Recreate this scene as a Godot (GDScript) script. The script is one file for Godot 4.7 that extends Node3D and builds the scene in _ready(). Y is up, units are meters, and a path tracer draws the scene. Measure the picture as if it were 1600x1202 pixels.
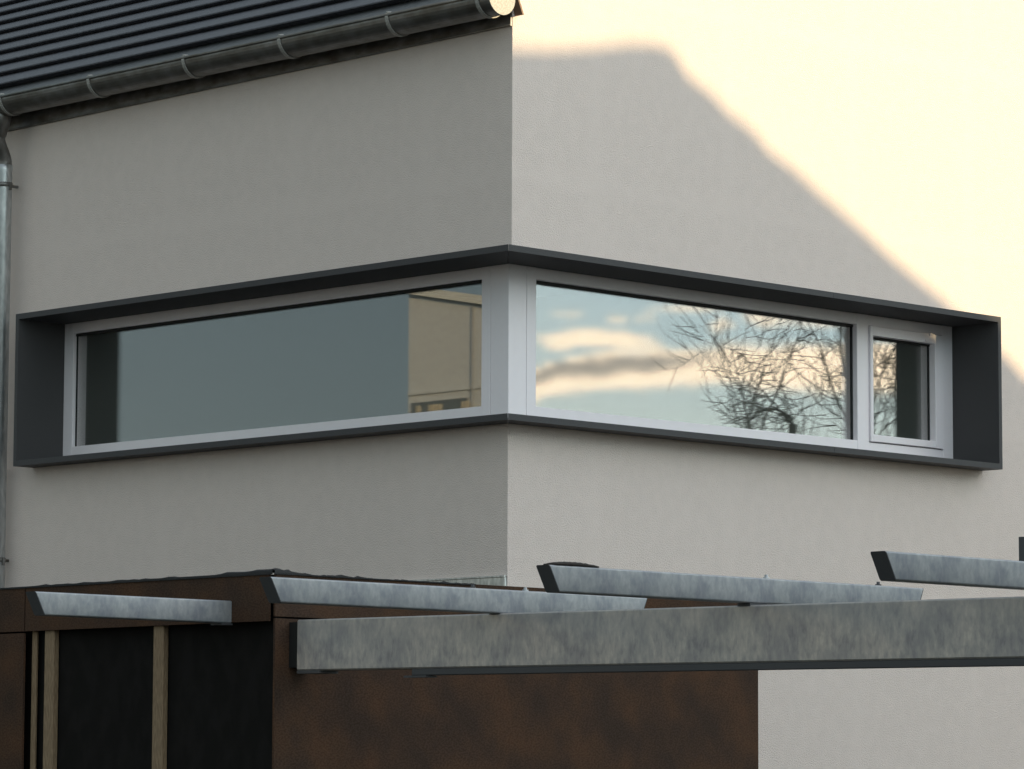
extends Node3D
# House frame: the street corner of the house stands at x = 0, z = 0.  The gable wall is the plane z = 0 (x > 0),
# the eaves wall is the plane x = 0 (z < 0), y is up.

const SUN_AZ := 27.0        # degrees from +z towards +x
const SUN_EL := 9.0

# ------------------------------------------------------------------ helpers
func surf() -> SurfaceTool:
	var st := SurfaceTool.new()
	st.begin(Mesh.PRIMITIVE_TRIANGLES)
	st.set_smooth_group(-1)
	return st

func tri(st: SurfaceTool, a: Vector3, b: Vector3, c: Vector3) -> void:   # counter-clockwise from outside
	st.add_vertex(a); st.add_vertex(c); st.add_vertex(b)

func quad(st: SurfaceTool, a: Vector3, b: Vector3, c: Vector3, d: Vector3) -> void:
	tri(st, a, b, c); tri(st, a, c, d)

func hexa(st: SurfaceTool, p: Array) -> void:   # bottom ring p[0..3] counter-clockwise from above, top ring p[4..7]
	quad(st, p[3], p[2], p[1], p[0])
	quad(st, p[4], p[5], p[6], p[7])
	for i in 4:
		var j := (i + 1) % 4
		quad(st, p[i], p[j], p[4 + j], p[4 + i])

func box(st: SurfaceTool, lo: Vector3, hi: Vector3) -> void:
	hexa(st, [Vector3(lo.x, lo.y, hi.z), Vector3(hi.x, lo.y, hi.z), Vector3(hi.x, lo.y, lo.z), Vector3(lo.x, lo.y, lo.z),
		Vector3(lo.x, hi.y, hi.z), Vector3(hi.x, hi.y, hi.z), Vector3(hi.x, hi.y, lo.z), Vector3(lo.x, hi.y, lo.z)])

func cbox(st: SurfaceTool, lo: Vector3, hi: Vector3, c: float) -> void:   # box whose long edges are chamfered
	var s := hi - lo
	var ax := 0
	if s.y >= s.x and s.y >= s.z: ax = 1
	elif s.z >= s.x: ax = 2
	var poly: PackedVector2Array
	var o := lo
	if ax == 0:
		poly = chamfered(s.y, s.z, c)
		prism(st, poly, o, Vector3.UP, Vector3.BACK, Vector3(s.x, 0, 0))
	elif ax == 1:
		poly = chamfered(s.z, s.x, c)
		prism(st, poly, o, Vector3.BACK, Vector3.RIGHT, Vector3(0, s.y, 0))
	else:
		poly = chamfered(s.x, s.y, c)
		prism(st, poly, o, Vector3.RIGHT, Vector3.UP, Vector3(0, 0, s.z))

func chamfered(w: float, h: float, c: float) -> PackedVector2Array:
	return PackedVector2Array([Vector2(c, 0), Vector2(w - c, 0), Vector2(w, c), Vector2(w, h - c), Vector2(w - c, h), Vector2(c, h), Vector2(0, h - c), Vector2(0, c)])

func rounded(w: float, h: float, r: float, n: int = 4) -> PackedVector2Array:
	var p := PackedVector2Array()
	var cs := [Vector2(w - r, h - r), Vector2(r, h - r), Vector2(r, r), Vector2(w - r, r)]
	for k in 4:
		for i in n + 1:
			var a := PI / 2 * (k + float(i) / n)
			p.append(cs[k] + Vector2(cos(a), sin(a)) * r)
	return p

func prism(st: SurfaceTool, poly: PackedVector2Array, o: Vector3, u: Vector3, v: Vector3, w: Vector3) -> void:
	if Geometry2D.is_polygon_clockwise(poly):
		poly = poly.duplicate(); poly.reverse()
	var flip := u.cross(v).dot(w) < 0.0
	var t := Geometry2D.triangulate_polygon(poly)
	var at := func(p: Vector2, k: float) -> Vector3: return o + u * p.x + v * p.y + w * k
	for i in range(0, t.size(), 3):
		var a := poly[t[i]]
		var b := poly[t[i + 1]]
		var c := poly[t[i + 2]]
		if (b - a).cross(c - a) < 0.0:
			var x := b
			b = c
			c = x
		if flip:
			tri(st, at.call(a, 1.0), at.call(c, 1.0), at.call(b, 1.0)); tri(st, at.call(a, 0.0), at.call(b, 0.0), at.call(c, 0.0))
		else:
			tri(st, at.call(a, 1.0), at.call(b, 1.0), at.call(c, 1.0)); tri(st, at.call(a, 0.0), at.call(c, 0.0), at.call(b, 0.0))
	for i in poly.size():
		var a2 := poly[i]
		var b2 := poly[(i + 1) % poly.size()]
		if flip:
			quad(st, at.call(a2, 0.0), at.call(a2, 1.0), at.call(b2, 1.0), at.call(b2, 0.0))
		else:
			quad(st, at.call(a2, 0.0), at.call(b2, 0.0), at.call(b2, 1.0), at.call(a2, 1.0))

func tube(st: SurfaceTool, pts: PackedVector3Array, radii: PackedFloat32Array, sides: int, capped: bool = true) -> void:
	st.set_smooth_group(0)
	var prev := PackedVector3Array()
	var ref := Vector3.UP
	if absf((pts[1] - pts[0]).normalized().y) > 0.9: ref = Vector3.RIGHT
	for i in pts.size():
		var d := (pts[mini(i + 1, pts.size() - 1)] - pts[maxi(i - 1, 0)]).normalized()
		var e := (ref - d * ref.dot(d)).normalized()
		ref = e
		var f := d.cross(e)
		var ring := PackedVector3Array()
		for k in sides:
			var a := TAU * k / sides
			ring.append(pts[i] + (e * cos(a) + f * sin(a)) * radii[i])
		if i > 0:
			for k in sides:
				var k2 := (k + 1) % sides
				quad(st, prev[k], prev[k2], ring[k2], ring[k])
		elif capped:
			for k in range(1, sides - 1): tri(st, ring[0], ring[k + 1], ring[k])
		if capped and i == pts.size() - 1:
			for k in range(1, sides - 1): tri(st, ring[0], ring[k], ring[k + 1])
		prev = ring
	st.set_smooth_group(-1)

func numbered(parent: Node, called: String) -> String:
	if not parent.has_node(NodePath(called)): return called
	var k := 1
	while parent.has_node(NodePath("%s_%03d" % [called, k])): k += 1
	return "%s_%03d" % [called, k]

func obj(called: String, st: SurfaceTool, m: Material, parent: Node = self) -> MeshInstance3D:
	st.generate_normals()
	var o := MeshInstance3D.new()
	o.name = numbered(parent, called)
	o.mesh = st.commit()
	o.material_override = m
	parent.add_child(o, true)
	return o

func again(called: String, mesh: Mesh, m: Material, parent: Node, at: Vector3) -> MeshInstance3D:
	var o := MeshInstance3D.new()
	o.name = numbered(parent, called)
	o.mesh = mesh
	o.material_override = m
	o.position = at
	parent.add_child(o, true)
	return o

func group_node(called: String, parent: Node) -> Node3D:
	var o := Node3D.new()
	o.name = numbered(parent, called)
	parent.add_child(o, true)
	return o

func thing(called: String, label: String, category: String, at: Vector3 = Vector3.ZERO, group: String = "") -> Node3D:
	var o := group_node(called, self)
	o.position = at
	tag(o, label, category, group)
	return o

func tag(o: Node, label: String, category: String, group: String = "") -> void:
	o.set_meta("label", label)
	o.set_meta("category", category)
	if group: o.set_meta("group", group)

func boxes(called: String, lo: Vector3, hi: Vector3, m: Material, parent: Node, c: float = 0.0) -> MeshInstance3D:
	var st := surf()
	if c > 0.0: cbox(st, lo, hi, c)
	else: box(st, lo, hi)
	return obj(called, st, m, parent)

# ------------------------------------------------------------------ materials
func srgb(r: float, g: float, b: float) -> Color:      # from real-world (linear) base colour
	return Color(r, g, b).linear_to_srgb()

func plain(c: Color, rough: float, metal: float = 0.0) -> StandardMaterial3D:
	var m := StandardMaterial3D.new()
	m.albedo_color = c
	m.roughness = rough
	m.metallic = metal
	return m

func noise(seed_: int, freq: float, oct: int = 4, kind: int = FastNoiseLite.TYPE_SIMPLEX_SMOOTH) -> FastNoiseLite:
	var n := FastNoiseLite.new()
	n.seed = seed_
	n.noise_type = kind
	n.frequency = freq
	n.fractal_octaves = oct
	return n

func tex(n: FastNoiseLite, cols: Array, offs: Array, size: int = 512) -> NoiseTexture2D:
	var t := NoiseTexture2D.new()
	t.width = size; t.height = size
	t.seamless = true
	t.seamless_blend_skirt = 0.2
	t.noise = n
	if cols.size():
		var g := Gradient.new()
		g.colors = PackedColorArray(cols)
		g.offsets = PackedFloat32Array(offs)
		t.color_ramp = g
	return t

func triplanar(m: StandardMaterial3D, scale: Vector3) -> void:
	m.uv1_triplanar = true
	m.uv1_world_triplanar = true
	m.uv1_scale = scale

func grained(cols: Array, offs: Array, seed_: int, freq: float, per_m: Vector3, rough: float, metal: float, relief: float = 0.0, relief_freq: float = 0.2) -> StandardMaterial3D:
	var m := StandardMaterial3D.new()
	m.albedo_texture = tex(noise(seed_, freq, 5), cols, offs)
	m.roughness = rough
	m.metallic = metal
	triplanar(m, per_m)
	if relief > 0.0:
		m.heightmap_enabled = true
		m.heightmap_texture = tex(noise(seed_ + 50, relief_freq, 3), [], [])
		m.heightmap_scale = relief
	return m

func overlay(m: StandardMaterial3D, cols: Array, offs: Array, seed_: int, freq: float, per_m: Vector3) -> void:   # multiplied second layer
	m.detail_enabled = true
	m.detail_albedo = tex(noise(seed_, freq, 4), cols, offs)
	m.detail_blend_mode = BaseMaterial3D.BLEND_MODE_MUL
	m.detail_uv_layer = BaseMaterial3D.DETAIL_UV_2
	m.uv2_triplanar = true
	m.uv2_world_triplanar = true
	m.uv2_scale = per_m

func crisp(m: StandardMaterial3D, octaves: int, gain: float) -> void:   # grainier base layer
	var t: NoiseTexture2D = m.albedo_texture
	var n: FastNoiseLite = t.noise
	n.fractal_octaves = octaves
	n.fractal_gain = gain
	n.domain_warp_enabled = true
	n.domain_warp_amplitude = 18.0
	n.domain_warp_frequency = 0.02

# ------------------------------------------------------------------ sky
var cloud_a := FastNoiseLite.new()
var cloud_b := FastNoiseLite.new()

func sky_at(az: float, el: float) -> Color:
	var e := deg_to_rad(maxf(el, 0.0))
	var da := deg_to_rad(az - SUN_AZ)
	var cosg := cos(e) * cos(deg_to_rad(SUN_EL)) * cos(da) + sin(e) * sin(deg_to_rad(SUN_EL))
	var t := (1.0 + cosg) * 0.5
	var lum := (SKY_FAR + (SKY_NEAR - SKY_FAR) * pow(t, 3.0)) * lerpf(1.0, 0.62, clampf(el / 60.0, 0, 1))
	var low := Vector3(0.86, 1.0, 0.93)
	var high := Vector3(0.70, 0.94, 1.0)
	var c := low.lerp(high, smoothstep(4.6, 8.2, el))
	c = c.lerp(Vector3(0.80, 0.86, 1.0), smoothstep(10.0, 60.0, el))
	c = c.lerp(Vector3(0.74, 0.95, 1.0), (1.0 - t) * 0.8) * lum
	var g := acos(clampf(cosg, -1, 1))
	c += Vector3(1.3, 0.85, 0.4) * exp(-g * g / 0.045) * 1.6
	# clouds: a long lens-shaped bank with a grey back, small puffs above it
	var fx := 840.0 + (az - 45.24) * 100.0
	var fy := (12.128 - el) / 0.00994
	var wx := cloud_a.get_noise_2d(fx * 0.9, fy * 2.2)
	var wy := cloud_b.get_noise_2d(fx * 0.7 + 300.0, fy * 1.6)
	var fine := cloud_a.get_noise_2d(fx * 1.5 + 70.0, fy * 3.4)
	var px := fx + wx * 40.0
	var py := fy + wy * 9.0 + fine * 4.0
	var cream := 0.0
	var grey := 0.0
	var near := smoothstep(700.0, 800.0, fx) * (1.0 - smoothstep(1460.0, 1600.0, fx)) * smoothstep(330.0, 400.0, fy)
	if near > 0.0:
		var top := 0.0
		var bot := 0.0
		if px < 960: top = lerpf(576, 553, clampf((px - 840) / 120.0, -1, 1)); bot = lerpf(627, 606, clampf((px - 840) / 120.0, -1, 1))
		elif px < 1080: top = lerpf(553, 546, (px - 960) / 120.0); bot = lerpf(606, 601, (px - 960) / 120.0)
		else: top = lerpf(546, 541, clampf((px - 1080) / 250.0, 0, 1)); bot = lerpf(601, 618, clampf((px - 1080) / 250.0, 0, 1))
		var band := smoothstep(top - 5, top + 4, py) * (1.0 - smoothstep(bot - 12, bot + 7, py))
		var back := smoothstep(top + 1, top + 9, py) * (1.0 - smoothstep(top + 17, top + 36, py)) * (1.0 - smoothstep(1020.0, 1170.0, px))
		grey = back * band
		cream = band
		for p in [[925, 533, 105, 15, 1.0], [1000, 540, 60, 7, 0.7], [895, 490, 34, 6, 0.35], [962, 502, 26, 8, 0.6], [1012, 495, 18, 6, 0.4], [1122, 511, 27, 9, 0.75], [1085, 482, 60, 8, 0.7], [1200, 498, 46, 13, 0.7], [1285, 506, 70, 10, 0.6], [900, 648, 40, 5, 0.12], [1180, 560, 160, 26, 0.5], [1270, 596, 110, 18, 0.6]]:
			var q := Vector2((px - p[0]) / p[2], (py - p[1]) / p[3]).length()
			cream = maxf(cream, p[4] * (1.0 - smoothstep(0.45, 1.25, q)))
		cream *= near
		grey *= near
	# the same kind of cloud around the rest of the sunward sky
	var az_r := deg_to_rad(az)
	var v := Vector3(sin(az_r) * cos(e), sin(e) * 3.2, cos(az_r) * cos(e)) * 260.0
	var d := cloud_b.get_noise_3dv(v) + 0.4 * cloud_a.get_noise_3dv(v * 1.7)
	var far_cloud := smoothstep(0.12, 0.55, d) * (1.0 - near) * smoothstep(0.12, 0.6, t) * (1.0 - smoothstep(30.0, 60.0, el))
	cream = maxf(cream, far_cloud * 0.8)
	grey = maxf(grey, far_cloud * 0.35)
	var lit := Vector3(1.08, 0.88, 0.63) * (0.6 + (CLOUD - 0.6) * pow(t, 3.0))
	var shade := Vector3(1.0, 0.90, 0.75) * (0.5 + 1.0 * pow(t, 3.0))
	c = c.lerp(lit.lerp(shade, clampf(grey, 0, 1)), clampf(cream, 0, 1) * 0.97)
	return Color(c.x, c.y, c.z)

const SKY_FAR := 0.56
const SKY_NEAR := 2.42
const CLOUD := 4.6

func make_sky() -> Image:
	cloud_a.seed = 11; cloud_a.frequency = 0.012; cloud_a.fractal_octaves = 4
	cloud_b.seed = 23; cloud_b.frequency = 0.009; cloud_b.fractal_octaves = 3
	var w := 4096
	var h := 2048
	var lo := Image.create_empty(512, 256, false, Image.FORMAT_RGBF)
	for y in 256:
		var el := 90.0 - (y + 0.5) / 256.0 * 180.0
		for x in 512:
			if y > 130:
				lo.set_pixel(x, y, Color(0.16, 0.15, 0.12))
			else:
				lo.set_pixel(x, y, sky_at(180.0 - (x + 0.5) / 512.0 * 360.0, el))
	lo.resize(w, h, Image.INTERPOLATE_CUBIC)
	# the bank of cloud over the garden at its full detail
	var x0 := int((180.0 - 62.0) / 360.0 * w)
	var x1 := int((180.0 - 36.0) / 360.0 * w)
	var y0 := int((90.0 - 12.5) / 180.0 * h)
	var y1 := int((90.0 - 1.0) / 180.0 * h)
	for y in range(y0, y1):
		var el := 90.0 - (y + 0.5) / h * 180.0
		for x in range(x0, x1):
			var k := minf(minf(x - x0, x1 - x), minf(y - y0, y1 - y)) / 24.0
			var c := sky_at(180.0 - (x + 0.5) / w * 360.0, el)
			if k < 1.0: c = lo.get_pixel(x, y).lerp(c, k)
			lo.set_pixel(x, y, c)
	return lo

# ------------------------------------------------------------------ the scene
var stucco: StandardMaterial3D
var dark_board: StandardMaterial3D
var white: StandardMaterial3D
var rubber: StandardMaterial3D
var glass: StandardMaterial3D
var zinc: StandardMaterial3D
var zinc_pale: StandardMaterial3D
var zinc_dull: StandardMaterial3D
var strip: StandardMaterial3D
var galv: StandardMaterial3D
var galv_dull: StandardMaterial3D
var rust: StandardMaterial3D
var black: StandardMaterial3D
var felt: StandardMaterial3D
var wood: StandardMaterial3D
var tile: StandardMaterial3D
var sunlit := Vector3.ZERO

func _ready() -> void:
	# camera
	var cam := Camera3D.new()
	cam.name = "camera"
	cam.transform = Transform3D(Basis(Vector3(0.70876, 0.003761, 0.70544), Vector3(-0.078268, 0.994231, 0.073336), Vector3(-0.701095, -0.107191, 0.704965)).orthonormalized(), Vector3(-13.8729, 1.6, 13.9791))
	cam.fov = 11.9043
	cam.near = 0.1
	cam.far = 2000.0
	add_child(cam)
	cam.current = true
	# sky
	var env := Environment.new()
	env.background_mode = Environment.BG_SKY
	var pano := PanoramaSkyMaterial.new()
	pano.panorama = ImageTexture.create_from_image(make_sky())
	env.sky = Sky.new()
	env.sky.sky_material = pano
	env.tonemap_mode = Environment.TONE_MAPPER_LINEAR
	env.tonemap_exposure = 1.0
	env.sdfgi_enabled = true
	env.ssao_enabled = true
	env.ssil_enabled = true
	var we := WorldEnvironment.new()
	we.name = "world_environment"
	we.environment = env
	add_child(we)
	# low evening sun behind the neighbour's roof
	var sun := DirectionalLight3D.new()
	sun.name = "sun"
	sun.light_color = Color(1.0, 0.76, 0.42).linear_to_srgb()
	sun.light_energy = 1.55
	sun.light_angular_distance = 0.55
	sun.shadow_enabled = true
	var a := deg_to_rad(SUN_AZ)
	var e := deg_to_rad(SUN_EL)
	sunlit = Vector3(sin(a) * cos(e), sin(e), cos(a) * cos(e))
	add_child(sun)
	sun.look_at_from_position(sunlit * 50.0, Vector3.ZERO, Vector3.UP)
	make_materials()
	make_ground()
	make_house()
	make_shed()
	make_steel()
	make_neighbours()
	make_trees()

func make_materials() -> void:
	stucco = grained([srgb(0.795, 0.682, 0.632), srgb(0.806, 0.692, 0.642), srgb(0.818, 0.702, 0.652)], [0.2, 0.5, 0.8], 3, 0.02, Vector3(0.9, 0.9, 0.9), 0.95, 0.0)
	stucco.heightmap_enabled = true
	stucco.heightmap_texture = tex(noise(8, 0.11, 3), [], [], 1024)
	stucco.heightmap_scale = 0.34
	dark_board = grained([srgb(0.064, 0.062, 0.065), srgb(0.094, 0.091, 0.095)], [0.3, 0.7], 4, 0.2, Vector3(1.5, 1.5, 1.5), 0.62, 0.0, 0.04, 0.3)
	dark_board.metallic_specular = 0.3
	white = grained([srgb(0.92, 0.86, 0.90), srgb(0.93, 0.87, 0.91)], [0.3, 0.7], 5, 0.02, Vector3(1.4, 1.4, 1.4), 0.38, 0.0)
	rubber = plain(srgb(0.012, 0.012, 0.012), 0.7)
	glass = StandardMaterial3D.new()
	glass.transparency = BaseMaterial3D.TRANSPARENCY_ALPHA
	glass.albedo_color = Color(0.7, 0.78, 0.74, 0.010)
	glass.roughness = 0.0
	glass.metallic_specular = 0.5
	zinc = grained([srgb(0.15, 0.142, 0.13), srgb(0.20, 0.195, 0.19), srgb(0.27, 0.27, 0.27)], [0.25, 0.5, 0.8], 6, 0.012, Vector3(1.6, 1.6, 0.5), 0.42, 0.75)
	overlay(zinc, [Color(0.90, 0.88, 0.86), Color(1, 1, 1)], [0.3, 0.65], 62, 0.02, Vector3(1.6, 1.2, 0.8))
	strip = grained([srgb(0.07, 0.072, 0.075), srgb(0.11, 0.112, 0.115)], [0.3, 0.7], 26, 0.03, Vector3(1, 1, 1), 0.5, 0.4)
	zinc_dull = grained([srgb(0.30, 0.29, 0.27), srgb(0.40, 0.39, 0.37)], [0.3, 0.7], 27, 0.03, Vector3(4, 4, 4), 0.55, 0.2)
	zinc_pale = grained([srgb(0.42, 0.44, 0.45), srgb(0.62, 0.64, 0.65)], [0.3, 0.7], 7, 0.03, Vector3(2, 0.5, 2), 0.36, 0.8)
	galv = grained([srgb(0.335, 0.35, 0.38), srgb(0.38, 0.39, 0.41), srgb(0.415, 0.42, 0.44), srgb(0.47, 0.475, 0.49)], [0.22, 0.42, 0.58, 0.8], 9, 0.03, Vector3(1.5, 0.9, 1.5), 0.5, 0.5, 0.01, 0.03)
	crisp(galv, 6, 0.62)
	overlay(galv, [Color(0.88, 0.89, 0.91), Color(1, 1, 1)], [0.3, 0.7], 63, 0.012, Vector3(1.1, 0.8, 1.1))
	galv_dull = grained([srgb(0.39, 0.37, 0.375), srgb(0.47, 0.445, 0.44), srgb(0.515, 0.485, 0.465), srgb(0.61, 0.575, 0.54)], [0.2, 0.43, 0.6, 0.84], 10, 0.035, Vector3(1.4, 0.62, 1.4), 0.5, 0.45, 0.01, 0.03)
	crisp(galv_dull, 6, 0.66)
	overlay(galv_dull, [Color(0.89, 0.89, 0.90), Color(0.96, 0.955, 0.95), Color(1, 0.99, 0.98)], [0.25, 0.48, 0.75], 64, 0.011, Vector3(0.9, 0.7, 0.9))
	rust = grained([srgb(0.066, 0.043, 0.033), srgb(0.084, 0.050, 0.035), srgb(0.110, 0.059, 0.036)], [0.2, 0.5, 0.85], 12, 0.008, Vector3(0.6, 0.6, 0.6), 0.75, 0.0)
	rust.metallic_specular = 0.2
	overlay(rust, [Color(0.86, 0.85, 0.84), Color(1, 1, 1)], [0.3, 0.65], 65, 0.12, Vector3(1.0, 1.6, 1.0))
	black = grained([srgb(0.014, 0.013, 0.0125), srgb(0.018, 0.0165, 0.016)], [0.3, 0.7], 13, 0.015, Vector3(1.0, 0.6, 1.0), 0.9, 0.0)
	black.metallic_specular = 0.15
	felt = grained([srgb(0.008, 0.008, 0.009), srgb(0.016, 0.015, 0.017)], [0.3, 0.7], 14, 0.1, Vector3(3, 3, 3), 0.7, 0.0, 0.2, 0.1)
	wood = grained([srgb(0.20, 0.135, 0.08), srgb(0.30, 0.21, 0.13)], [0.3, 0.7], 15, 0.05, Vector3(6, 0.6, 6), 0.75, 0.0)
	tile = grained([srgb(0.072, 0.073, 0.088), srgb(0.098, 0.099, 0.118)], [0.3, 0.7], 16, 0.03, Vector3(1, 1, 1), 0.6, 0.0, 0.04, 0.2)
	overlay(tile, [Color(0.8, 0.8, 0.8), Color(1, 1, 1)], [0.3, 0.6], 66, 0.05, Vector3(3, 3, 0.8))

func make_ground() -> void:
	var g := grained([srgb(0.025, 0.028, 0.016), srgb(0.045, 0.043, 0.030), srgb(0.07, 0.062, 0.05)], [0.3, 0.5, 0.75], 20, 0.02, Vector3(0.15, 0.15, 0.15), 0.95, 0.0)
	var st := surf()
	quad(st, Vector3(-700, 0, 700), Vector3(700, 0, 700), Vector3(700, 0, -700), Vector3(-700, 0, -700))
	var o := obj("ground", st, g)
	o.set_meta("kind", "structure")
	o.set_meta("label", "dull green and brown garden ground around the house")
	o.set_meta("category", "ground")

# ------------------------------------------------------------------ house
const YT := 4.4531      # top of the dark window surround
const YB := 3.5131      # its underside
const FW := 0.205       # how far the window frames lie behind the walls

func make_house() -> void:
	var h := thing("house", "cream rendered house with a dark-framed ribbon window round its corner", "house")
	# gable wall with the notch of the window, 30 cm thick
	var p := PackedVector2Array([Vector2(0, 0), Vector2(9.2, 0), Vector2(9.2, 5.72), Vector2(4.6, 8.54), Vector2(0.023, 5.90), Vector2(0.023, YT - 0.004), Vector2(4.1, YT - 0.004), Vector2(4.1, YB + 0.004), Vector2(0, YB + 0.004)])
	var st := surf()
	prism(st, p, Vector3(0, 0, -0.3), Vector3.RIGHT, Vector3.UP, Vector3(0, 0, 0.3))
	obj("gable_wall", st, stucco, h)
	# eaves wall: the part under the window stands 23 mm proud of the part above
	st = surf()
	box(st, Vector3(0, 0, -12), Vector3(0.3, YB + 0.004, -0.3))
	prism(st, PackedVector2Array([Vector2(-12, YB + 0.004), Vector2(-4.14, YB + 0.004), Vector2(-4.14, YT - 0.004), Vector2(-0.3, YT - 0.004), Vector2(-0.3, 5.78), Vector2(-12, 5.78)]), Vector3(0.023, 0, 0), Vector3(0, 0, 1), Vector3.UP, Vector3(0.29, 0, 0))
	obj("eaves_wall", st, stucco, h)
	st = surf()
	box(st, Vector3(8.9, 0, -12), Vector3(9.2, 5.72, -0.3))
	prism(st, PackedVector2Array([Vector2(0.32, 0), Vector2(8.9, 0), Vector2(8.9, 5.72), Vector2(4.6, 8.2), Vector2(0.32, 5.75)]), Vector3(0, 0, -12), Vector3.RIGHT, Vector3.UP, Vector3(0, 0, 0.3))
	obj("rear_wall", st, stucco, h)
	make_roof(h)
	make_gutter(h)
	make_surround(h)
	make_left_window(h)
	make_right_window(h)
	make_room(h)

func make_room(h: Node3D) -> void:
	var m := plain(srgb(0.30, 0.29, 0.27), 0.9)
	var r := group_node("room", h)
	boxes("floor", Vector3(0.31, 2.6, -5.2), Vector3(5.1, 2.72, -0.31), m, r)
	boxes("ceiling", Vector3(0.33, 5.1, -5.2), Vector3(5.1, 5.2, -0.31), m, r)
	boxes("inner_wall", Vector3(0.33, 2.72, -5.2), Vector3(5.0, 5.1, -5.1), m, r)
	boxes("inner_wall", Vector3(5.0, 2.72, -5.2), Vector3(5.1, 5.1, -0.31), m, r)

func make_roof(h: Node3D) -> void:
	var th := deg_to_rad(30.0)
	var u := Vector3(cos(th), sin(th), 0)
	var n := Vector3(-sin(th), cos(th), 0)
	var o := Vector3(-0.15, 5.82, 0)
	var roof := group_node("roof", h)
	# lapped courses, each 33.5 cm up the slope
	var st := surf()
	var prof := PackedVector2Array([Vector2(0.045, -0.004), Vector2(0.385, -0.004), Vector2(0.385, 0.003), Vector2(0.010, 0.042), Vector2(0.002, 0.040), Vector2(0, 0.034)])
	prism(st, prof, Vector3(0, 0, -12.0), u, n, Vector3(0, 0, 12.002))
	st.generate_normals()
	var mesh := st.commit()
	for k in 16:
		again("roof_course", mesh, tile, roof, o + u * (0.268 + 0.335 * k))
	st = surf()
	prism(st, PackedVector2Array([Vector2(0.16, -0.14), Vector2(5.62, -0.14), Vector2(5.62, -0.012), Vector2(0.30, -0.012)]), o + Vector3(0, 0, -12.0), u, n, Vector3(0, 0, 11.985))
	obj("roof_deck", st, dark_board, roof)
	st = surf()
	prism(st, PackedVector2Array([Vector2(4.6, 8.42), Vector2(9.6, 5.54), Vector2(9.6, 5.70), Vector2(4.6, 8.58)]), Vector3(0, 0, -12.0), Vector3.RIGHT, Vector3.UP, Vector3(0, 0, 12.04))
	obj("rear_slope", st, tile, roof)
	# metal strip that leads from the first course into the gutter
	st = surf()
	quad(st, Vector3(-0.215, 5.800, -12), Vector3(-0.215, 5.800, 0.03), o + u * 0.335 + n * -0.006 + Vector3(0, 0, 0.03), o + u * 0.335 + n * -0.006 + Vector3(0, 0, -12))
	quad(st, o + u * 0.335 + n * -0.009 + Vector3(0, 0, -12), o + u * 0.335 + n * -0.009 + Vector3(0, 0, 0.03), Vector3(-0.215, 5.797, 0.03), Vector3(-0.215, 5.797, -12))
	obj("eaves_strip", st, strip, roof)
	# verge board down the gable, cut square to the slope
	st = surf()
	prism(st, PackedVector2Array([Vector2(0.26, -0.03), Vector2(5.4, -0.03), Vector2(5.4, 0.055), Vector2(0.26, 0.055)]), o + Vector3(0, 0, 0.004), u, n, Vector3(0, 0, 0.014))
	obj("verge_board", st, zinc_dull, roof)
	st = surf()
	prism(st, PackedVector2Array([Vector2(0.040, 5.742), Vector2(0.052, 5.742), Vector2(-0.02, 5.90), Vector2(-0.032, 5.90)]), Vector3(0, 0, 0.002), Vector3.RIGHT, Vector3.UP, Vector3(0, 0, 0.058))
	obj("verge_stop", st, plain(srgb(0.24, 0.15, 0.10), 0.7), roof)

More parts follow.
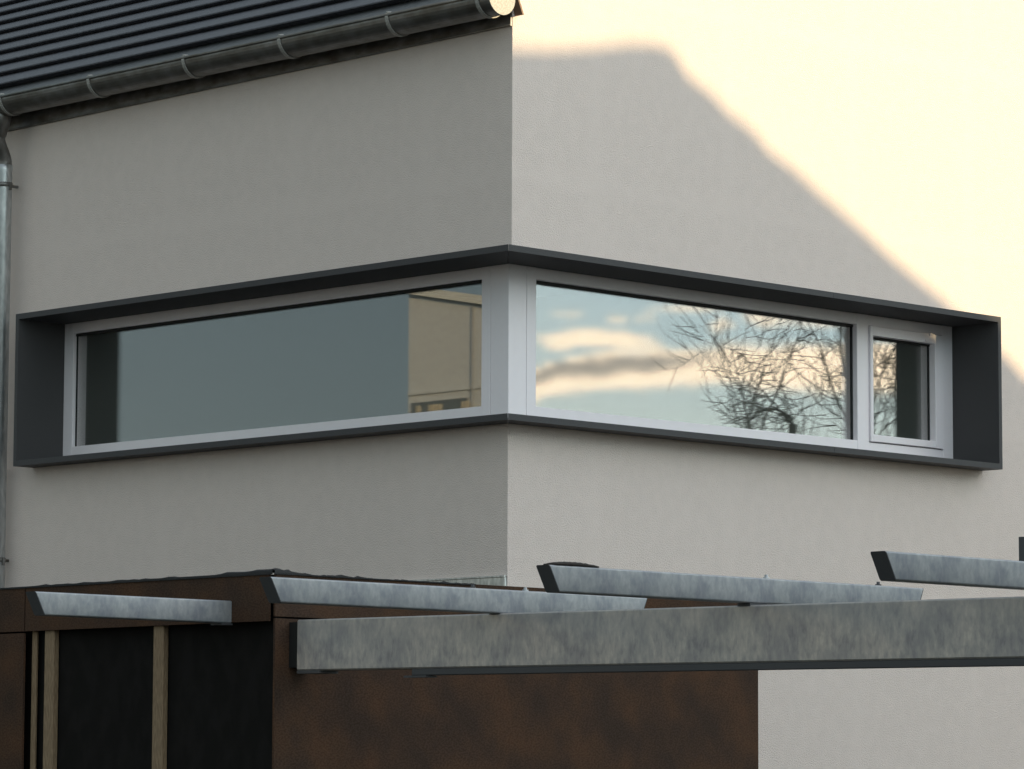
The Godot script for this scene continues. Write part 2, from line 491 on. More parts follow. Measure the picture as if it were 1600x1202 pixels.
func make_gutter(h: Node3D) -> void:
	var gut := group_node("gutter", h)
	var ax := -0.150
	var ay := 5.806
	var r := 0.098
	var st := surf()
	# half-round channel with a rolled front bead, outside and inside skins
	var poly := PackedVector2Array()
	for i in 19:
		var a := PI + PI * i / 18.0
		poly.append(Vector2(cos(a), sin(a)) * r)
	for i in 19:
		var a := TAU - PI * i / 18.0
		poly.append(Vector2(cos(a), sin(a)) * (r - 0.0035))
	st.set_smooth_group(-1)
	prism(st, poly, Vector3(ax, ay, -5.6), Vector3.RIGHT, Vector3.UP, Vector3(0, 0, 5.69))
	tube(st, PackedVector3Array([Vector3(ax - r, ay + 0.002, -5.6), Vector3(ax - r, ay + 0.002, 0.09)]), PackedFloat32Array([0.0095, 0.0095]), 10)
	obj("channel", st, zinc, gut)
	st = surf()
	var cap := PackedVector2Array()
	for i in 19:
		var a := PI + PI * i / 18.0
		cap.append(Vector2(cos(a), sin(a)) * (r + 0.002))
	prism(st, cap, Vector3(ax, ay, 0.088), Vector3.RIGHT, Vector3.UP, Vector3(0, 0, 0.006))
	obj("end_cap", st, zinc_dull, gut)
	st = surf()
	var strap := PackedVector2Array()
	for i in 15:
		var a := PI - 0.12 + (PI + 0.1) * i / 14.0
		strap.append(Vector2(cos(a), sin(a)) * (r + 0.0075))
	for i in 15:
		var a := TAU - 0.02 - (PI + 0.1) * i / 14.0
		strap.append(Vector2(cos(a), sin(a)) * (r + 0.0015))
	prism(st, strap, Vector3(0, 0, -0.012), Vector3.RIGHT, Vector3.UP, Vector3(0, 0, 0.024))
	tube(st, PackedVector3Array([Vector3(-r - 0.004, 0.016, 0), Vector3(-r + 0.03, 0.022, 0)]), PackedFloat32Array([0.006, 0.005]), 6)
	st.generate_normals()
	var sm := st.commit()
	for z in [-5.1, -4.225, -3.35, -2.46, -1.61, -0.71, 0.0]:
		again("gutter_bracket", sm, zinc_dull, gut, Vector3(ax, ay, z))
	# metal fascia above the wall, with a folded drip edge
	st = surf()
	var yl := 5.655 - (12.0 - 4.4) * 0.0065
	hexa(st, [Vector3(0.010, yl, -12), Vector3(0.010, 5.684, -0.002), Vector3(0.02, 5.684, -0.002), Vector3(0.02, yl, -12), Vector3(0.012, 5.83, -12), Vector3(0.012, 5.83, -0.002), Vector3(0.02, 5.83, -0.002), Vector3(0.02, 5.83, -12)])
	tube(st, PackedVector3Array([Vector3(0.010, yl + 0.006, -12), Vector3(0.010, 5.690, -0.004)]), PackedFloat32Array([0.006, 0.006]), 8)
	obj("fascia_strip", st, zinc, gut)
	# downpipe at the left end
	var dp := group_node("downpipe", h)
	var pz := -4.384
	st = surf()
	tube(st, PackedVector3Array([Vector3(-0.15, 5.76, pz + 0.03), Vector3(-0.15, 5.70, pz + 0.03), Vector3(-0.15, 5.585, pz + 0.02)]), PackedFloat32Array([0.075, 0.072, 0.045]), 20)
	obj("outlet", st, zinc, dp)
	st = surf()
	var pts := PackedVector3Array()
	var rad := PackedFloat32Array()
	for i in 13:
		var t := i / 12.0
		pts.append(Vector3(lerpf(-0.15, -0.088, smoothstep(0.15, 0.9, t)), 5.62 - 0.22 * t, pz + 0.02 * (1 - t)))
		rad.append(0.041 + 0.006 * t)
	tube(st, pts, rad, 20)
	obj("swan_neck", st, zinc, dp)
	st = surf()
	tube(st, PackedVector3Array([Vector3(-0.088, 5.415, pz), Vector3(-0.088, 5.38, pz), Vector3(-0.088, 0.0, pz)]), PackedFloat32Array([0.054, 0.051, 0.051]), 28)
	obj("pipe", st, zinc_pale, dp)
	st = surf()
	tube(st, PackedVector3Array([Vector3(0, 0.014, 0), Vector3(0, -0.014, 0)]), PackedFloat32Array([0.0555, 0.0555]), 28)
	box(st, Vector3(0.02, -0.008, -0.008), Vector3(0.108, 0.008, 0.008))
	box(st, Vector3(0.0, -0.035, 0.048), Vector3(0.016, 0.014, 0.062))
	st.generate_normals()
	var cm := st.commit()
	for y in [5.29, 2.95, 0.9]:
		again("pipe_clamp", cm, zinc, dp, Vector3(-0.088, y, pz))

func plan(st: SurfaceTool, pts: Array, y0: float, y1: float) -> void:   # a flat slab from its (x, z) outline
	var p := PackedVector2Array()
	for q in pts: p.append(Vector2(q[0], -q[1]))
	prism(st, p, Vector3(0, y0, 0), Vector3.RIGHT, Vector3.FORWARD, Vector3(0, y1 - y0, 0))

func make_surround(h: Node3D) -> void:
	var s := group_node("window_surround", h)
	var p := 0.152
	var d := 0.30
	var g := 0.0012
	var joint := 2.527
	for lv in [[YT - 0.034, YT, "top_slab"], [YB, YB + 0.034, "bottom_slab"]]:
		var st := surf()
		plan(st, [[-p, p - g], [-p, -4.152], [d, -4.152], [d, -d - g]], lv[0], lv[1])
		obj(lv[2], st, dark_board, s)
		st = surf()
		plan(st, [[-p + g, p], [d + g, -d], [joint - g, -d], [joint - g, p]], lv[0], lv[1])
		obj(lv[2], st, dark_board, s)
		st = surf()
		plan(st, [[joint + g, p], [joint + g, -d], [4.1143, -d], [4.1143, p]], lv[0], lv[1])
		obj(lv[2], st, dark_board, s)
	boxes("end_panel", Vector3(-p, YB + 0.034, -4.152), Vector3(d, YT - 0.034, -4.122), dark_board, s)
	boxes("end_panel", Vector3(4.0843, YB + 0.034, -d), Vector3(4.1143, YT - 0.034, p), dark_board, s)

func pane(w: Node3D, lo: Vector3, hi: Vector3, across: Vector3) -> void:   # triple glazing
	for k in 3:
		var off := across * (0.0085 * k)
		boxes("pane", lo + off, hi + off, glass, w)

func make_left_window(h: Node3D) -> void:
	var w := group_node("window", h)
	w.set_meta("label", "long fixed pane on the eaves side of the corner")
	var y0 := YB + 0.034
	var y1 := YT - 0.034
	var b := 0.31
	boxes("corner_post", Vector3(FW, y0, -0.345), Vector3(0.345, y1, -FW), white, w, 0.003)
	boxes("frame_jamb", Vector3(FW, y0, -0.417), Vector3(b, y1, -0.3465), white, w, 0.002)
	boxes("frame_jamb", Vector3(FW, y0, -4.122), Vector3(b, y1, -4.030), white, w, 0.002)
	boxes("frame_rail", Vector3(FW + 0.0015, y0, -4.030), Vector3(b, 3.650, -0.417), white, w, 0.002)
	boxes("frame_rail", Vector3(FW + 0.0015, 4.354, -4.030), Vector3(b, y1, -0.417), white, w, 0.002)
	var st := surf()
	box(st, Vector3(0.222, 4.338, -4.03), Vector3(0.236, 4.354, -0.417))
	box(st, Vector3(0.228, 3.650, -4.030), Vector3(0.236, 4.354, -4.022))
	obj("gasket", st, rubber, w)
	pane(w, Vector3(0.236, 3.64, -4.04), Vector3(0.242, 4.364, -0.407), Vector3.RIGHT)
	for z in [-0.33]:
		boxes("drain_cap", Vector3(FW - 0.006, y0 + 0.028, z - 0.014), Vector3(FW + 0.001, y0 + 0.042, z + 0.014), rubber, w)

func make_right_window(h: Node3D) -> void:
	var w := group_node("window", h)
	w.set_meta("label", "gable side glazing with a small opening sash at its end")
	var y0 := YB + 0.034
	var y1 := YT - 0.034
	var b := -0.33
	boxes("frame_jamb", Vector3(0.3465, y0, b), Vector3(0.42, y1, -FW), white, w, 0.002)
	boxes("frame_jamb", Vector3(3.986, y0, b), Vector3(4.0843, y1, -FW), white, w, 0.002)
	boxes("mullion", Vector3(3.165, y0, b), Vector3(3.275, y1, -FW), white, w, 0.002)
	boxes("frame_rail", Vector3(0.42, y0, b), Vector3(3.165, 3.650, -FW - 0.0015), white, w, 0.002)
	boxes("frame_rail", Vector3(0.42, 4.354, b), Vector3(3.165, y1, -FW - 0.0015), white, w, 0.002)
	boxes("frame_rail", Vector3(3.275, y0, b), Vector3(3.986, 3.646, -FW - 0.0015), white, w, 0.002)
	boxes("frame_rail", Vector3(3.275, 4.357, b), Vector3(3.986, y1, -FW - 0.0015), white, w, 0.002)
	var st := surf()
	box(st, Vector3(0.42, 4.338, -0.249), Vector3(3.165, 4.354, -0.235))
	box(st, Vector3(3.150, 3.650, -0.249), Vector3(3.165, 4.338, -0.240))
	obj("gasket", st, rubber, w)
	pane(w, Vector3(0.41, 3.64, -0.255), Vector3(3.175, 4.364, -0.249), Vector3.FORWARD)
	# the opening sash
	var zf := -0.192
	boxes("sash_stile", Vector3(3.2755, 3.651, -0.31), Vector3(3.304, 4.352, zf), white, w, 0.003)
	boxes("sash_stile", Vector3(3.900, 3.651, -0.31), Vector3(3.9815, 4.352, zf), white, w, 0.003)
	boxes("sash_rail", Vector3(3.304, 3.651, -0.31), Vector3(3.900, 3.694, zf - 0.001), white, w, 0.003)
	boxes("sash_rail", Vector3(3.304, 4.296, -0.31), Vector3(3.900, 4.3555, zf - 0.001), white, w, 0.003)
	st = surf()
	box(st, Vector3(3.304, 4.284, -0.249), Vector3(3.900, 4.296, -0.236))
	box(st, Vector3(3.888, 3.694, -0.249), Vector3(3.900, 4.284, -0.240))
	obj("sash_gasket", st, rubber, w)
	pane(w, Vector3(3.295, 3.685, -0.255), Vector3(3.91, 4.305, -0.249), Vector3.FORWARD)
	boxes("sash_seal", Vector3(3.276, 3.6465, -0.30), Vector3(3.985, 3.6505, -0.222), rubber, w)
	boxes("sash_seal", Vector3(3.982, 3.651, -0.30), Vector3(3.9855, 4.352, -0.222), rubber, w)
	boxes("hinge", Vector3(3.84, 4.340, zf), Vector3(3.862, 4.358, zf + 0.010), white, w, 0.002)
	boxes("hinge", Vector3(3.80, 4.302, zf), Vector3(3.810, 4.316, zf + 0.007), white, w, 0.002)
	for x in [0.51, 1.84, 3.10, 3.37, 3.93]:
		boxes("drain_cap", Vector3(x - 0.014, y0 + 0.030, -FW - 0.001), Vector3(x + 0.014, y0 + 0.044, -FW + 0.006), rubber, w)

# ------------------------------------------------------------------ brown clad shed in front of the house
func make_shed() -> void:
	var s := thing("shed", "flat-roofed shed clad in rust brown panels in front of the house corner", "shed")
	var xa := -3.14
	var za := 1.70
	var rng := RandomNumberGenerator.new()
	rng.seed = 5
	# cladding: the side that faces the gable garden
	boxes("fascia_panel", Vector3(xa + 0.012, 2.323, za - 0.012), Vector3(0.088, 2.514, za), rust, s, 0.001)
	boxes("wall_panel", Vector3(xa + 0.012, 0.05, za - 0.012), Vector3(0.088, 2.315, za), rust, s, 0.001)
	boxes("end_panel", Vector3(0.076, 0.05, 0.002), Vector3(0.0875, 2.512, za - 0.014), rust, s)
	# the side with the unfinished front: a fascia in two lengths, one finished bay, the rest open to the battens
	boxes("fascia_panel", Vector3(xa, 2.303, -0.087), Vector3(xa + 0.012, 2.512, za - 0.031), rust, s, 0.001)
	boxes("fascia_panel", Vector3(xa, 2.303, -6.0), Vector3(xa + 0.012, 2.512, -0.095), rust, s, 0.001)
	boxes("wall_panel", Vector3(xa, 0.05, -6.0), Vector3(xa + 0.012, 2.295, -0.095), rust, s, 0.001)
	for z in [[-0.075, -0.040], [0.046, 0.118], [0.852, 0.925]]:
		boxes("batten", Vector3(xa + (0.034 if z[0] < 0.0 else 0.016), 0.05, z[0]), Vector3(xa + 0.046, 2.46, z[1]), wood, s, 0.002)
	# black breather membrane stretched behind the battens, slightly slack
	for bay in [[-0.5, 0.082], [0.082, 0.888], [0.888, 1.655]]:
		var st := surf()
		st.set_smooth_group(0)
		var nz := 12
		var ny := 16
		var pt := func(i: int, j: int) -> Vector3:
			var t := float(i) / nz
			var sag := sin(t * PI) * 0.022 + 0.004 * sin(t * 11.0 + j * 0.7) * sin(t * PI)
			return Vector3(xa + 0.05 + sag, 0.05 + 2.41 * j / ny, lerpf(bay[0], bay[1], t))
		for i in nz:
			for j in ny:
				quad(st, pt.call(i, j), pt.call(i + 1, j), pt.call(i + 1, j + 1), pt.call(i, j + 1))
		obj("membrane", st, black, s)
	# body behind the cladding, corner post, roof
	boxes("body", Vector3(xa + 0.08, 0.0, -6.0), Vector3(-0.004, 2.47, za - 0.02), black, s)
	boxes("corner_stud", Vector3(xa + 0.03, 0.05, za - 0.028), Vector3(xa + 0.08, 2.46, za - 0.0125), black, s)
	boxes("roof_deck", Vector3(xa + 0.013, 2.472, -6.0), Vector3(-0.003, 2.508, za - 0.013), black, s)
	# torn felt that curls over the roof edge
	for side in 2:
		var st := surf()
		st.set_smooth_group(0)
		var n := 90
		var rows: Array = []
		var nz2 := noise(40 + side, 0.09, 3)
		for i in n + 1:
			var t := float(i) / n
			var at: Vector3
			var out: Vector3
			var hgt := 0.0
			if side == 0:
				at = Vector3(xa, 2.512, lerpf(-2.0, za, t))
				out = Vector3(-1, 0, 0)
				hgt = 0.004 + 0.005 * smoothstep(0.3, 0.9, t) + 0.012 * smoothstep(0.88, 1.0, t)
			else:
				at = Vector3(lerpf(xa, -1.9, t), 2.513, za)
				out = Vector3(0, 0, 1)
				hgt = 0.018 * (1.0 - smoothstep(0.0, 0.22, t)) + 0.002
			hgt += maxf(0.0, nz2.get_noise_1d(i * 2.5)) * 0.014
			if side == 1 and absf(t - 0.33) < 0.05: hgt += 0.010 * (1.0 - absf(t - 0.33) / 0.05)
			rows.append([at + out * 0.006 + Vector3(0, -0.004 - 0.003 * absf(nz2.get_noise_1d(i * 4.0 + 90)), 0), at + out * 0.008 + Vector3(0, hgt * 0.6, 0), at + out * -0.01 + Vector3(0, hgt, 0), at + out * -0.05 + Vector3(0, hgt * 0.5 - 0.004, 0)])
		for i in n:
			for k in 3:
				if side == 0: quad(st, rows[i][k], rows[i + 1][k], rows[i + 1][k + 1], rows[i][k + 1])
				else: quad(st, rows[i][k], rows[i + 1][k], rows[i + 1][k + 1], rows[i][k + 1])
		obj("roof_felt", st, felt, s)
	var st3 := surf()
	box(st3, Vector3(-0.016, 2.50, -5.9), Vector3(-0.0005, 2.692, -0.004))
	cbox(st3, Vector3(-0.022, 2.688, -5.9), Vector3(-0.0004, 2.698, -0.004), 0.002)
	obj("flashing", st3, zinc_pale, s)

# ------------------------------------------------------------------ galvanised steel
func steel_bar(x0: float, x1: float, z: float, cut0: float, cut1: float, w: float = 0.07, hgt: float = 0.10) -> SurfaceTool:
	# rectangular tube along x with rounded edges, cut on a slant at either end; origin at the underside
	var sec := rounded(w, hgt, 0.008, 4)
	var st := surf()
	var n := sec.size()
	for i in n:
		var a := sec[i]
		var b := sec[(i + 1) % n]
		st.set_smooth_group(0)
		quad(st, bar_point(a, x0, cut0, w, hgt, z), bar_point(b, x0, cut0, w, hgt, z), bar_point(b, x1, cut1, w, hgt, z), bar_point(a, x1, cut1, w, hgt, z))
	return st

func bar_point(p: Vector2, x: float, cut: float, w: float, hgt: float, z: float) -> Vector3:
	return Vector3(x + cut * (1.0 - p.y / hgt), p.y, z - p.x)

func bar_cap(x: float, z: float, cut: float, thick: float, w: float = 0.07, hgt: float = 0.10) -> SurfaceTool:
	var sec := rounded(w, hgt, 0.008, 4)
	var st := surf()
	var n := sec.size()
	var c := Vector2(w / 2, hgt / 2)
	for i in n:
		var a := sec[i]
		var b := sec[(i + 1) % n]
		var a0 := bar_point(a, x, cut, w, hgt, z)
		var b0 := bar_point(b, x, cut, w, hgt, z)
		var a1 := bar_point(a, x + thick, cut, w, hgt, z)
		var b1 := bar_point(b, x + thick, cut, w, hgt, z)
		if thick < 0:
			quad(st, a1, b1, b0, a0)
			tri(st, bar_point(c, x + thick, cut, w, hgt, z), b1, a1)
		else:
			quad(st, a0, b0, b1, a1)
			tri(st, bar_point(c, x + thick, cut, w, hgt, z), a1, b1)
	return st

func make_steel() -> void:
	var cap_m := plain(srgb(0.060, 0.060, 0.066), 0.6)
	# the edge beam, falling slightly towards the garden
	var bx := -3.05
	var beam := thing("edge_beam", "deep galvanised steel beam with drip stains that carries the rafters", "beam", Vector3(bx, 2.309, 1.76))
	beam.set_meta("kind", "thing")
	beam.rotation.x = atan2(0.0275, 4.0)
	var st := surf()
	cbox(st, Vector3(0, -0.224, 0), Vector3(0.12, 0, 6.6), 0.006)
	obj("beam_body", st, galv_dull, beam)
	boxes("cable_rail", Vector3(0.004, -0.253, 0.735), Vector3(0.05, -0.2245, 6.5), cap_m, beam, 0.003)
	boxes("rail_clip", Vector3(-0.002, -0.262, 0.69), Vector3(0.06, -0.2535, 0.83), cap_m, beam)
	boxes("foot_plate", Vector3(-0.002, -0.237, 0.002), Vector3(0.11, -0.2245, 0.15), cap_m, beam)
	boxes("hanger_plate", Vector3(0.004, -0.21, -0.058), Vector3(0.116, -0.01, -0.0005), rubber, beam)
	boxes("post", Vector3(0.01, -2.36, 5.6), Vector3(0.11, -0.254, 5.7), galv, beam, 0.006)
	# rafters: y of the underside 2.30
	var specs := [
		[1.42, -4.235, -3.142, 0.052, 0.0, "short galvanised rafter fixed to the brown shed fascia"],
		[3.03, -4.315, -2.15, 0.055, -0.045, "galvanised rafter between the shed corner and the middle of the house wall"],
		[4.42, -4.165, -1.976, 0.055, -0.043, "galvanised rafter with a scrap of dark felt lying on it"],
		[5.86, -3.97, -1.80, 0.055, -0.045, "galvanised rafter at the right edge, nearest the camera"],
	]
	for k in 4:
		var q = specs[k]
		var r := thing("rafter", q[5], "beam", Vector3(0, 2.30, 0), "galvanised rafters of the unfinished carport")
		obj("tube", steel_bar(q[1], q[2], q[0], q[3], q[4]), galv, r)
		obj("end_cap", bar_cap(q[1], q[0], q[3], -0.004), cap_m, r)
		if k > 0:
			obj("end_cap", bar_cap(q[2], q[0], q[4], 0.004), cap_m, r)
			boxes("spacer", Vector3(-3.05 + 0.002, -0.0125, q[0] - 0.068), Vector3(-2.95, -0.001, q[0] - 0.002), cap_m, r)
		else:
			boxes("fixing_plate", Vector3(-3.20, -0.009, 1.345), Vector3(-3.1405, -0.001, 1.425), cap_m, r)
		var heads: Array = [[], [[-3.18, 0], [-2.87, 1]], [[-2.92, 1], [-2.23, 0]], []][k]
		for sc in heads:
			st = surf()
			tube(st, PackedVector3Array([Vector3(sc[0], 0.099, q[0] - 0.03), Vector3(sc[0], 0.106, q[0] - 0.03), Vector3(sc[0], 0.1065, q[0] - 0.03), Vector3(sc[0], 0.116, q[0] - 0.03)]), PackedFloat32Array([0.013, 0.013, 0.007, 0.007]), 8)
			obj("bolt", st, zinc_pale if sc[1] else cap_m, r)
	# scrap of felt on the third rafter
	st = surf()
	st.set_smooth_group(0)
	var nzs := noise(77, 0.2, 2)
	var gx := 16
	var gz := 5
	var pt := func(i: int, j: int, k: float) -> Vector3:
		var t := float(i) / gx
		var s2 := float(j) / gz
		var y := 0.017 * pow(sin(PI * clampf(t * 0.92 + 0.06, 0, 1)), 0.5) * (0.75 + 0.25 * sin(PI * s2)) + 0.002 * nzs.get_noise_2d(i * 3.0, j * 3.0)
		return Vector3(0.235 * t, y * k, -0.062 * s2 + 0.004 * nzs.get_noise_1d(i * 2.0))
	for i in gx:
		for j in gz:
			quad(st, pt.call(i, j, 1.0), pt.call(i + 1, j, 1.0), pt.call(i + 1, j + 1, 1.0), pt.call(i, j + 1, 1.0))
			quad(st, pt.call(i, j + 1, 0.0), pt.call(i + 1, j + 1, 0.0), pt.call(i + 1, j, 0.0), pt.call(i, j, 0.0))
		quad(st, pt.call(i, 0, 0.0), pt.call(i + 1, 0, 0.0), pt.call(i + 1, 0, 1.0), pt.call(i, 0, 1.0))
		quad(st, pt.call(i, gz, 1.0), pt.call(i + 1, gz, 1.0), pt.call(i + 1, gz, 0.0), pt.call(i, gz, 0.0))
	for j in gz:
		quad(st, pt.call(0, j + 1, 0.0), pt.call(0, j, 0.0), pt.call(0, j, 1.0), pt.call(0, j + 1, 1.0))
		quad(st, pt.call(gx, j, 0.0), pt.call(gx, j + 1, 0.0), pt.call(gx, j + 1, 1.0), pt.call(gx, j, 1.0))
	var scrap := obj("felt_scrap", st, grained([srgb(0.014, 0.012, 0.012), srgb(0.05, 0.032, 0.024)], [0.35, 0.75], 44, 0.08, Vector3(4, 4, 4), 0.7, 0.0))
	scrap.position = Vector3(-4.135, 2.4005, 4.418)
	tag(scrap, "curled dark brown scrap of roofing felt lying on a galvanised rafter", "felt scrap")
	# dark upright on the right-hand rafter
	var up := thing("steel_upright", "dark steel upright standing on the rafter at the right edge", "bracket", Vector3(-3.103, 2.40, 5.80))
	boxes("plate", Vector3(0, 0.0005, -0.03), Vector3(0.006, 0.095, 0.03), cap_m, up)
	boxes("base", Vector3(0.006, 0.0005, -0.03), Vector3(0.08, 0.006, 0.03), cap_m, up)

# ------------------------------------------------------------------ neighbours
func make_neighbours() -> void:
	var wall := grained([srgb(0.62, 0.62, 0.60), srgb(0.68, 0.68, 0.66)], [0.3, 0.7], 30, 0.03, Vector3(0.6, 0.6, 0.6), 0.95, 0.0, 0.1, 0.1)
	var tiles := grained([srgb(0.10, 0.055, 0.04), srgb(0.17, 0.085, 0.06)], [0.3, 0.7], 31, 0.05, Vector3(1, 1, 1), 0.85, 0.0)
	var frame := plain(srgb(0.7, 0.7, 0.68), 0.5)
	var a := deg_to_rad(SUN_AZ)
	var te := tan(deg_to_rad(SUN_EL))
	# house towards the sun: a long roof with a cross gable; its roofline falls as shade on our gable
	var n := thing("neighbour_house", "rendered neighbour house with a long tiled roof and cross gable, towards the sun", "house")
	n.rotation.y = a
	var y_of := func(u: float, yw: float, d: float) -> float: return yw + (d - u * sin(a)) * te
	var ca := cos(a)
	var df := 17.0
	var top := Vector2(1.22 * ca, y_of.call(1.22, 5.735, df))
	var eave_r := Vector2(6.1 * ca, y_of.call(6.1, 3.385, df))
	var eave_l := Vector2(-3.6 * ca, top.y - (top.y - eave_r.y) * (0.84 + 3.6) / (6.1 - 1.22))
	var st := surf()
	prism(st, PackedVector2Array([Vector2(eave_l.x + 0.5, 0), Vector2(eave_r.x - 0.5, 0), Vector2(eave_r.x - 0.5, eave_r.y + 0.1), Vector2(top.x, top.y - 0.22), Vector2(eave_l.x + 0.5, eave_l.y + 0.1)]), Vector3(0, 0, df + 0.25), Vector3.RIGHT, Vector3.UP, Vector3(0, 0, 7.0))
	box(st, Vector3(-14.5, 0, 19.0), Vector3(eave_r.x - 0.6, 6.2, 25.0))
	obj("wall", st, wall, n)
	st = surf()
	var slope_t := Vector2(0, -0.18)
	# ragged verge of the cross gable, as (place along our wall, height of its shade there)
	var edge := PackedVector2Array()
	for q in [Vector2(-0.9, 5.38), Vector2(-0.1, 5.555), Vector2(0.32, 5.605), Vector2(0.65, 5.665), Vector2(0.98, 5.735), Vector2(1.14, 5.755), Vector2(1.285, 5.755), Vector2(1.37, 5.68), Vector2(1.44, 5.608), Vector2(1.66, 5.525), Vector2(1.77, 5.45), Vector2(2.0, 5.362), Vector2(2.13, 5.262), Vector2(2.35, 5.185), Vector2(2.58, 5.07), Vector2(2.99, 4.885), Vector2(3.2, 4.772), Vector2(3.41, 4.68), Vector2(3.72, 4.55), Vector2(4.05, 4.385), Vector2(4.38, 4.235), Vector2(4.54, 4.135)]:
		edge.append(Vector2(q.x * ca, y_of.call(q.x, q.y, df)))
	edge.append(eave_r)
	var under := PackedVector2Array()
	for q in edge: under.append(q + slope_t)
	under.reverse()
	edge.append_array(under)
	edge.append(eave_l + slope_t)
	edge.append(eave_l)
	prism(st, edge, Vector3(0, 0, df), Vector3.RIGHT, Vector3.UP, Vector3(0, 0, 7.6))
	var yr: float = y_of.call(0.0, 5.565, 22.0)
	prism(st, PackedVector2Array([Vector2(22.0, yr), Vector2(18.4, yr - 3.0), Vector2(18.4, yr - 3.2), Vector2(22.0, yr - 0.2), Vector2(25.6, yr - 3.2), Vector2(25.6, yr - 3.0)]), Vector3(-15.0, 0, 0), Vector3(0, 0, 1), Vector3.UP, Vector3(15.75, 0, 0))
	var rf := obj("roof", st, tiles, n)
	boxes("chimney", Vector3(-9.0, yr - 1.0, 23.0), Vector3(-8.3, yr + 0.05, 23.7), tiles, rf)
	for x in [-12.0, -8.5, -5.0, -1.0, 3.2]:
		var front := df + 0.25 if x > -3.0 else 19.0
		var f := boxes("window", Vector3(x, 3.2, front - 0.02), Vector3(x + 1.1, 4.6, front + 0.04), frame, n)
		boxes("glazing", Vector3(x + 0.07, 3.27, front - 0.024), Vector3(x + 1.03, 4.53, front - 0.021), plain(srgb(0.02, 0.022, 0.025), 0.05), f)
	# house that the left pane mirrors: a sunlit end wall under a mono-pitch roof
	var m := thing("neighbour_house", "beige neighbour house with a mono-pitch roof, mirrored in the left pane", "house")
	st = surf()
	var ridge := 7.10
	var low := ridge - 0.193 * 9.0
	prism(st, PackedVector2Array([Vector2(16.20, 0), Vector2(7.2, 0), Vector2(7.2, low), Vector2(16.20, ridge)]), Vector3(-22.0, 0, 0), Vector3.FORWARD, Vector3.UP, Vector3(8.0, 0, 0))
	obj("wall", st, wall, m)
	st = surf()
	prism(st, PackedVector2Array([Vector2(16.28, ridge + 0.005), Vector2(7.0, low - 0.02), Vector2(7.0, low + 0.075), Vector2(16.28, ridge + 0.10)]), Vector3(-22.2, 0, 0), Vector3.FORWARD, Vector3.UP, Vector3(8.26, 0, 0))
	obj("roof", st, plain(srgb(0.74, 0.72, 0.65), 0.6), m)
	st = surf()
	tube(st, PackedVector3Array([Vector3(-13.98, 0, -15.145), Vector3(-13.98, 6.86, -15.145)]), PackedFloat32Array([0.013, 0.013]), 8)
	obj("downpipe", st, plain(srgb(0.34, 0.34, 0.34), 0.5), m)
	boxes("string_course", Vector3(-14.0, 5.93, -16.19), Vector3(-13.98, 5.965, -7.2), wall, m)
	var wf := boxes("window", Vector3(-14.04, 4.5, -16.14), Vector3(-13.985, 5.845, -15.22), plain(srgb(0.38, 0.38, 0.37), 0.4), m)
	boxes("glazing", Vector3(-13.984, 4.56, -16.12), Vector3(-13.98, 5.838, -15.24), plain(srgb(0.16, 0.175, 0.18), 0.25), wf)
	var cur := plain(srgb(0.62, 0.54, 0.40), 0.9)
	for z in [-16.06, -15.86, -15.74, -15.30]:
		var c := surf()
		for k in 3:
			prism(c, PackedVector2Array([Vector2(z + 0.035 * k, 4.6), Vector2(z + 0.035 * k + 0.024, 4.6), Vector2(z + 0.035 * k + 0.024 + 0.02 * sin(z * 30 + k), 5.80), Vector2(z + 0.035 * k + 0.02 * sin(z * 30 + k), 5.80)]), Vector3(-13.979, 0, 0), Vector3.BACK, Vector3.UP, Vector3(0.012, 0, 0))
		obj("shutter_slat", c, cur, wf)

# ------------------------------------------------------------------ bare trees in the garden
func twist(rng: RandomNumberGenerator, start: Vector3, dir: Vector3, length: float, segs: int, curl: float, droop: float, home: Vector3 = Vector3.ZERO) -> PackedVector3Array:
	var pts := PackedVector3Array([start])
	var d := dir.normalized()
	var p := start
	var bend := Vector3(rng.randf_range(-1, 1), rng.randf_range(-1, 1), rng.randf_range(-1, 1))
	for i in segs:
		if i % 2 == 0:
			bend = Vector3(rng.randf_range(-1, 1), rng.randf_range(-1, 1), rng.randf_range(-1, 1))
		d = (d + bend * curl + Vector3(0, -droop, 0)).normalized()
		p += d * length / segs
		pts.append(p)
	return pts

func taper(n: int, r0: float, r1: float) -> PackedFloat32Array:
	var r := PackedFloat32Array()
	for i in n: r.append(lerpf(r0, r1, float(i) / (n - 1)))
	return r

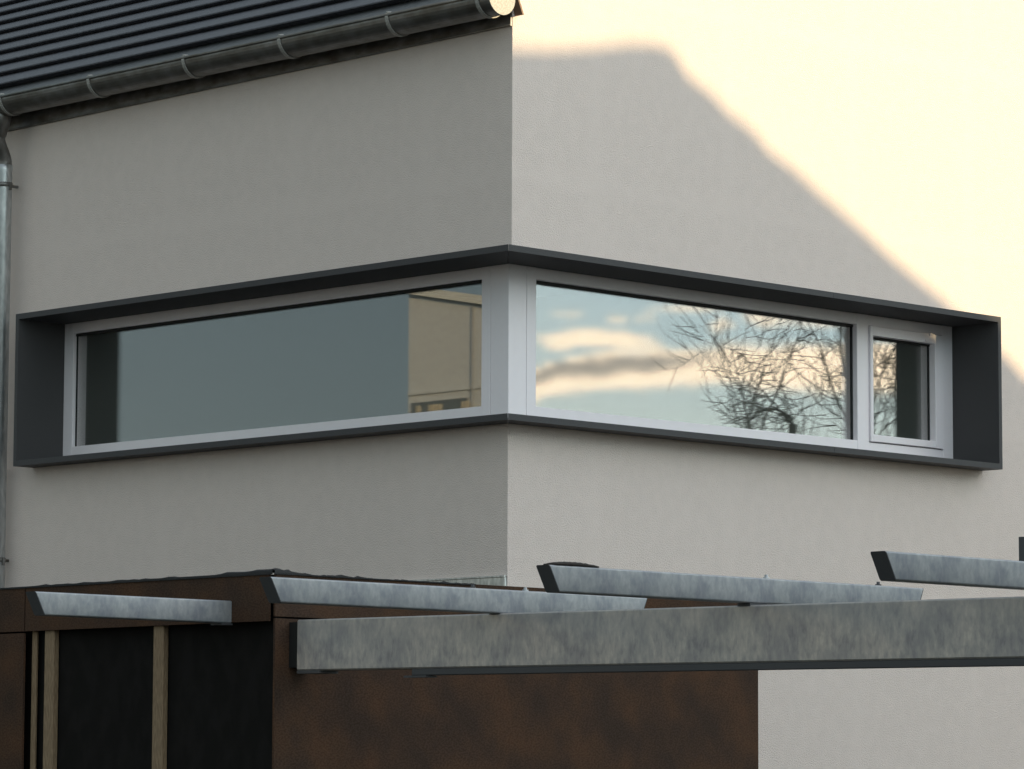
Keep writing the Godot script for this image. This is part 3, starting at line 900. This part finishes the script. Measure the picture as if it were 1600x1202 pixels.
func tree(label: String, at: Vector3, fork: float, seed_: int, limbs: int, limb_len: float, spread: float, curl: float, droop: float, trunk_r: float, leader: float, subs: int, twigs: int) -> void:
	var bark := grained([srgb(0.13, 0.115, 0.095), srgb(0.24, 0.215, 0.18)], [0.3, 0.7], 33, 0.08, Vector3(3, 1, 3), 0.9, 0.0)
	var rng := RandomNumberGenerator.new()
	rng.seed = seed_
	var t := thing("tree", label, "tree", at)
	var st := surf()
	var trunk := twist(rng, Vector3.ZERO, Vector3.UP, fork, 9, 0.015, 0.0)
	tube(st, trunk, taper(trunk.size(), trunk_r * 1.5, trunk_r * 0.8), 9)
	obj("trunk", st, bark, t)
	var tip := trunk[trunk.size() - 1]
	var crown := surf()
	for k in limbs:
		var az := TAU * (k + rng.randf_range(-0.3, 0.3)) / limbs
		var up := rng.randf_range(0.15, 1.0)
		var d := Vector3(cos(az) * spread, up, sin(az) * spread)
		var from := trunk[rng.randi_range(trunk.size() - 4, trunk.size() - 1)]
		var len_ := limb_len * rng.randf_range(0.7, 1.15)
		if k < int(leader):
			d = Vector3(rng.randf_range(-0.25, 0.25), 1.0, rng.randf_range(-0.25, 0.25))
			from = tip
			len_ *= 1.25
		st = surf()
		var limb := twist(rng, from, d, len_, 20, curl, droop)
		var lr := trunk_r * rng.randf_range(0.16, 0.34)
		tube(st, limb, taper(limb.size(), lr, lr * 0.2), 6)
		obj("limb", st, bark, t)
		for j in subs:
			var i := rng.randi_range(2, limb.size() - 2)
			var along := (limb[i + 1] - limb[i]).normalized()
			var side := Vector3(rng.randf_range(-1, 1), rng.randf_range(-0.5, 1), rng.randf_range(-1, 1)).normalized()
			var sub := twist(rng, limb[i], along * 0.8 + side, len_ * rng.randf_range(0.25, 0.55), 10, curl * 1.25, droop * 1.3)
			var sr := maxf(0.004, lr * rng.randf_range(0.22, 0.36))
			tube(crown, sub, taper(sub.size(), sr, sr * 0.3), 5, false)
			for q in twigs:
				var i2 := rng.randi_range(1, sub.size() - 2)
				var al := (sub[i2 + 1] - sub[i2]).normalized()
				var sd := Vector3(rng.randf_range(-1, 1), rng.randf_range(-0.6, 1), rng.randf_range(-1, 1)).normalized()
				var tw := twist(rng, sub[i2], al * 0.7 + sd, rng.randf_range(0.2, 0.6), 6, curl * 1.3, droop)
				tube(crown, tw, taper(tw.size(), 0.0052, 0.0024), 4, false)
	obj("twigs", crown, bark, t).set_meta("kind", "stuff")

func make_trees() -> void:
	tree("bare corkscrew willow with arching twisted limbs, mirrored in the wide pane", Vector3(17.92, 0, 13.25), 5.7, 6, 11, 1.12, 1.1, 0.33, 0.07, 0.06, 2, 5, 6)
	tree("bare upright tree with dense fine twigs, mirrored beside the sash", Vector3(19.35, 0, 13.3), 5.3, 9, 13, 2.5, 0.30, 0.13, -0.05, 0.055, 7, 8, 6)
	tree("bare thin tree with long straight shoots behind the willow", Vector3(20.9, 0, 16.0), 5.6, 15, 9, 2.0, 0.4, 0.12, -0.05, 0.04, 6, 6, 5)
